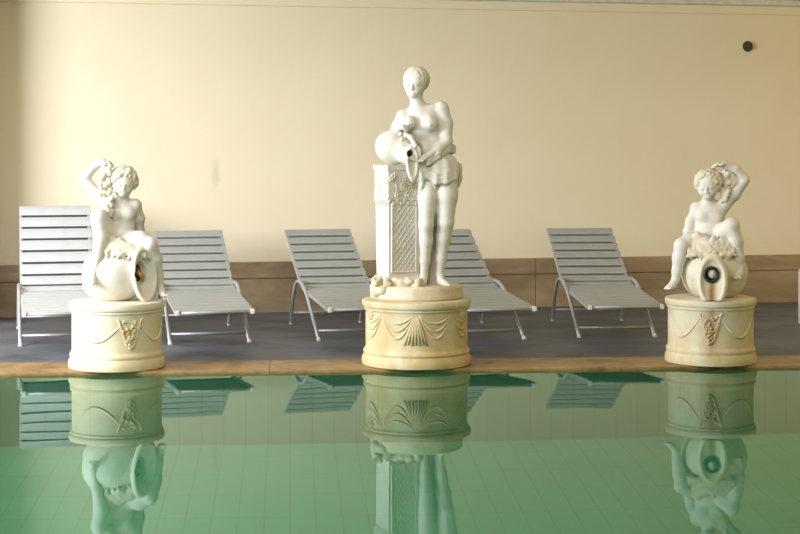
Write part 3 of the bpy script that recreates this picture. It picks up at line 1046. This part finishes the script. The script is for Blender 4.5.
# jug
S = Sculpt(CX, ZB, (74, 236, -40), (172, 306, 48), 0.8)
S.ell((116, 272.5, -1), (34, 29, 29), (0, 4, 18), 3)
S.ell((112, 285, -2), (28, 25, 15), k=6)
S.cone((124, 272, 0), (134, 272.5, 6), 20, 14, 4)
S.ell((143.5, 273, 20), (15.5, 7.5, 29), (0, -9, 38), 1.5)
S.ell((146, 273.5, 25.5), (12, 8.5, 25), (0, -9, 38), 1.2, 'sub')
S.ell((139, 272, 20), (7.5, 9, 12), (0, -9, 38), 0.8, 'sub'); S.cone((139, 272, 26), (130, 271, 12), 6.5, 6.0, 0.8, 'sub')
S.cutplane((116, 300.2, 0), (0, 0, -1))
jg = S.build('jug', M['jug_left'], ch, sl_)
dark_plug(jg, S, (136.5, 272, 15), (10, 14, 0), 9, 8, s_=sl_)['label'] = 'dark plug as painted shade in the spout hole'
p0 = dark_plug(jg, S, (141.5, 274.5, 25), (7, 12, 7), 2.6, 14, 'spout_pipe', 'pipe', sl_)
p0['label'] = 'bronze spout pipe'
# skin thrown over the jug
S = Sculpt(CX, ZB, (96, 228, -20), (152, 262, 40), 0.8)
rnd = random.Random(11)
for i in range(70):
    x0 = 106 + 38 * rnd.random(); y0 = 241 + rnd.random() * 14
    t0 = 17 + (y0 - 241) * 0.55 - abs(x0 - 122) * 0.12
    a = rnd.gauss(0.2, 0.9)
    d_ = (math.sin(a) * 6.5, math.cos(a) * 5.0)
    S.chain([(x0 - d_[0], y0 - d_[1], t0 - 1.5, 1.5), (x0, y0, t0 + rnd.random() * 1.8, rnd.uniform(0.9, 1.5)), (x0 + d_[0], y0 + d_[1], t0 - 0.5, 1.0)], 2.0)
S.ell((122, 246, 10), (17, 13, 6), k=3)
S.build('drapery', M['hair'], ch, sl_)

# right cherub
sr_ = 11.885 / F
CX, ZB = 710.5, 296.6
M['jug_right'] = marble('jug_marble_rusty', (0.74, 0.70, 0.60), (0.56, 0.46, 0.30), 0.48, 0.72,
                        rust=[(1.4 * sr_, 5.4 * sr_, 21 * sr_, -9 * sr_, 1.15)])
cr = statue_root('cherub_statue', 'marble cherub at right seated astride a jug with rust below its mouth', PR, CX, 11.885)
S = Sculpt(CX, ZB, (660, 152, -34), (758, 300, 44), 0.55)
S.ell((710, 224, -2), (14.5, 11, 19), k=4)
S.ell((709, 234, 1), (14, 12, 11), k=4)
S.ell((710, 213, 0), (15, 10, 10), k=4)
S.cone((697, 208, -1), (723, 206, -1), 6, 6, 5)
S.ell((703, 216, 6), (6.5, 4.5, 5.5), k=3); S.ell((716, 216, 6), (6.5, 4.5, 5.5), k=3)
S.ball((709, 236, 13.2), 1.2, 1, 'sub')
S.cone((709, 207, 0), (708, 197, 2), 6, 6, 4)
S.chain([(723, 206, -2, 6.3), (734, 194, -3, 5.8), (744, 180, -3, 5.0)], 3)
S.chain([(744, 179, -3, 5.0), (735, 169, -1, 4.6), (724, 164.5, 2, 3.5)], 2)
S.hand((724, 164.5, 2), (717.5, 164.5, 5), (-1.2, 1.4, 0.6), 1.8, -1, 3.3)
S.chain([(697, 209, -2, 5.8), (691, 222, -3, 5.0), (688.5, 232, 0, 4.6), (692, 240, 8, 3.5)], 3)
S.hand((692, 240, 8), (694, 243, 13), (0.8, 1.2, 1), 1.7, -1, 3.2)
# drawn-up knee on the viewer's right
S.chain([(717, 240, 2, 10), (725, 230, 12, 8.6), (731, 224, 18, 7.2)], 3)
S.chain([(731, 224, 18, 7.2), (735, 240, 16, 6.8), (738, 256, 15, 5.2), (739, 266, 15, 4.2)], 3)
S.chain([(739, 267, 15, 4.2), (738, 272, 20, 3.8), (736.5, 274, 26, 2.8)], 2)
for i in range(5):
    S.cone((733.6 + i * 1.4, 274.2, 27), (733.6 + i * 1.5, 275.6, 28.5), 1.0, 0.8, 0.4)
# leg hanging down on the viewer's left
S.chain([(701, 240, 2, 10), (690, 241, 12, 8.6), (682.5, 245, 18, 7.4)], 3)
S.chain([(682.5, 245, 18, 7.2), (680, 257, 18, 6.6), (678, 270, 17, 5.0), (676.5, 278, 17, 4.1)], 3)
S.chain([(676.5, 279, 17, 4.0), (673.5, 284, 20, 3.6), (669.5, 286, 23, 2.7)], 2)
for i in range(5):
    S.cone((668 + i * 1.3 - 1, 286.2, 23 + i * 0.6), (666.8 + i * 1.3 - 1, 287.3, 24.6 + i * 0.6), 1.0, 0.8, 0.4)
S.ell((708.5, 183.5, 2), (11.3, 12, 12.3), k=3)
S.ell((707.8, 189, 6), (9.4, 8.5, 8.6), k=4)
face(S, (707.8, 187, 4.9), 10.8, -8, 14, -4)
S.build('body', M['statue'], cr, sr_)
S = Sculpt(CX, ZB, (684, 150, -24), (740, 218, 28), 0.7)
curls(S, (708.8, 182.5, 1), 11.8, 170, 9, (-0.05, 0.45, 0.9), (2.1, 3.3))
S.build('hair', M['hair'], cr, sr_)
S = Sculpt(CX, ZB, (700, 150, -24), (748, 224, 32), 0.7)
grapes(S, [(725, 172, 2, 3), (726, 182, 2, 4), (725, 192, 3, 4.5), (723, 201, 5, 3.2)], 80, 1.8, 2.8, 4, 6)
S.build('grape_bunch', M['hair'], cr, sr_)
S = Sculpt(CX, ZB, (670, 232, -40), (752, 308, 50), 0.8)
S.ell((714, 271.5, 0), (33, 31, 27.5), k=3)
S.ell((714, 284, 0), (28, 27, 14), k=6)
S.cone((713.5, 273, 10), (713, 274.5, 25), 20, 14, 4)
S.ell((712.5, 277, 41), (15, 5.5, 27), (-10, 0, 2), 1.5)
S.ell((712.5, 277.5, 45.8), (11.6, 5.6, 23), (-10, 0, 2), 1.2, 'sub')
S.cone((711.5, 271.4, 42), (712, 271, 22), 7.4, 6.6, 0.6, 'sub')
S.cutplane((714, 296.4, 0), (0, 0, -1))
jg = S.build('jug', M['jug_right'], cr, sr_)
dark_plug(jg, S, (711.5, 271.5, 31), (0, 1, 0), 8.0, 8, s_=sr_)['label'] = 'dark plug as painted shade in the spout hole'
bm = bmesh.new()
pp = Vector(S.P((711.3, 271.3, 41.5))) * sr_
ring = [pp + Vector((math.cos(a) * 6.2, 0, math.sin(a) * 6.8)) * sr_ for a in [i * 2 * PI / 28 for i in range(29)]]
add_tube(bm, ring, 1.5 * sr_, 8, False)
bm_obj('spout_ring', bm, M['dark'], jg, True)['label'] = 'black spout ring'
p0 = dark_plug(jg, S, (712.3, 270.8, 40.5), (0, 1, 0), 4.4, 12, 'spout_pipe', 'pipe_white', sr_)
p0['label'] = 'pale spout pipe'
S = Sculpt(CX, ZB, (676, 228, -20), (744, 266, 44), 0.8)
rnd = random.Random(21)
for i in range(90):
    x0 = 687 + 46 * rnd.random(); y0 = 239 + rnd.random() * 15
    t0 = 22 + (y0 - 240) * 0.5 - abs(x0 - 711) * 0.28
    a = rnd.gauss(0.1, 0.9)
    d_ = (math.sin(a) * 6.5, math.cos(a) * 5.0)
    S.chain([(x0 - d_[0], y0 - d_[1], t0 - 1.5, 1.5), (x0, y0, t0 + rnd.random() * 1.8, rnd.uniform(0.9, 1.5)), (x0 + d_[0], y0 + d_[1], t0 - 0.5, 1.0)], 2.0)
S.ell((709, 244, 10), (20, 14, 6), k=3)
S.chain([(691, 238, 16, 3.5), (698, 235, 18, 4), (706, 241, 20, 4), (716, 247, 22, 3.4)], 2)
S.build('drapery', M['hair'], cr, sr_)

# ------------------------------------------------------------------ light
w = bpy.data.worlds.new('World')
SC.world = w
w.use_nodes = True
bg = w.node_tree.nodes['Background']
bg.inputs['Color'].default_value = (1.0, 0.77, 0.36, 1)
bg.inputs['Strength'].default_value = 0.42

def area(name, loc, target, size, power, col):
    d = bpy.data.lights.new(name, 'AREA')
    d.shape = 'RECTANGLE'
    d.size, d.size_y = size
    d.energy = power
    d.color = col
    o = bpy.data.objects.new(name, d)
    COL.objects.link(o)
    o.location = loc
    v = Vector(target) - Vector(loc)
    o.rotation_euler = v.to_track_quat('-Z', 'Y').to_euler()
    return o
area('assumed_left_key', (-6.6, 9.0, 2.4), (-0.6, 13.4, 1.0), (3.6, 2.6), 800, (0.98, 0.985, 1.0))  # assumed daylight from the left: a bare area light, no window is built
area('front_fill', (-2.6, 4.5, 5.2), (-0.2, 12.2, 0.9), (5, 3), 300, (1.0, 0.98, 0.95))  # added fill from the front left to brighten the statues, no fixture
area('added_warm_fill', (6.4, 11.5, 2.7), (3.6, 16.2, 1.4), (0.8, 0.8), 55, (1.0, 0.76, 0.33))  # added out of view to warm the right of the wall, no fixture

# ------------------------------------------------------------------ camera
cd = bpy.data.cameras.new('camera')
cd.sensor_fit = 'HORIZONTAL'
cd.sensor_width = 36.0
cd.lens = 36.0 * F / 800.0
cd.shift_y = -(267.0 - HOR) / 800.0
cd.clip_end = 200
SC.cycles.blur_glossy = 1.0
SC.cycles.sample_clamp_indirect = 2.5
cam = bpy.data.objects.new('camera', cd)
cam.location = (0, 0, HCAM)
cam.rotation_euler = (PI / 2, 0, 0)
COL.objects.link(cam)
SC.camera = cam
vs_ = SC.view_settings
vs_.view_transform = 'Standard'
vs_.look = 'None'
vs_.gamma = 1.0
vs_.use_curve_mapping = False
vs_.exposure = 0.0
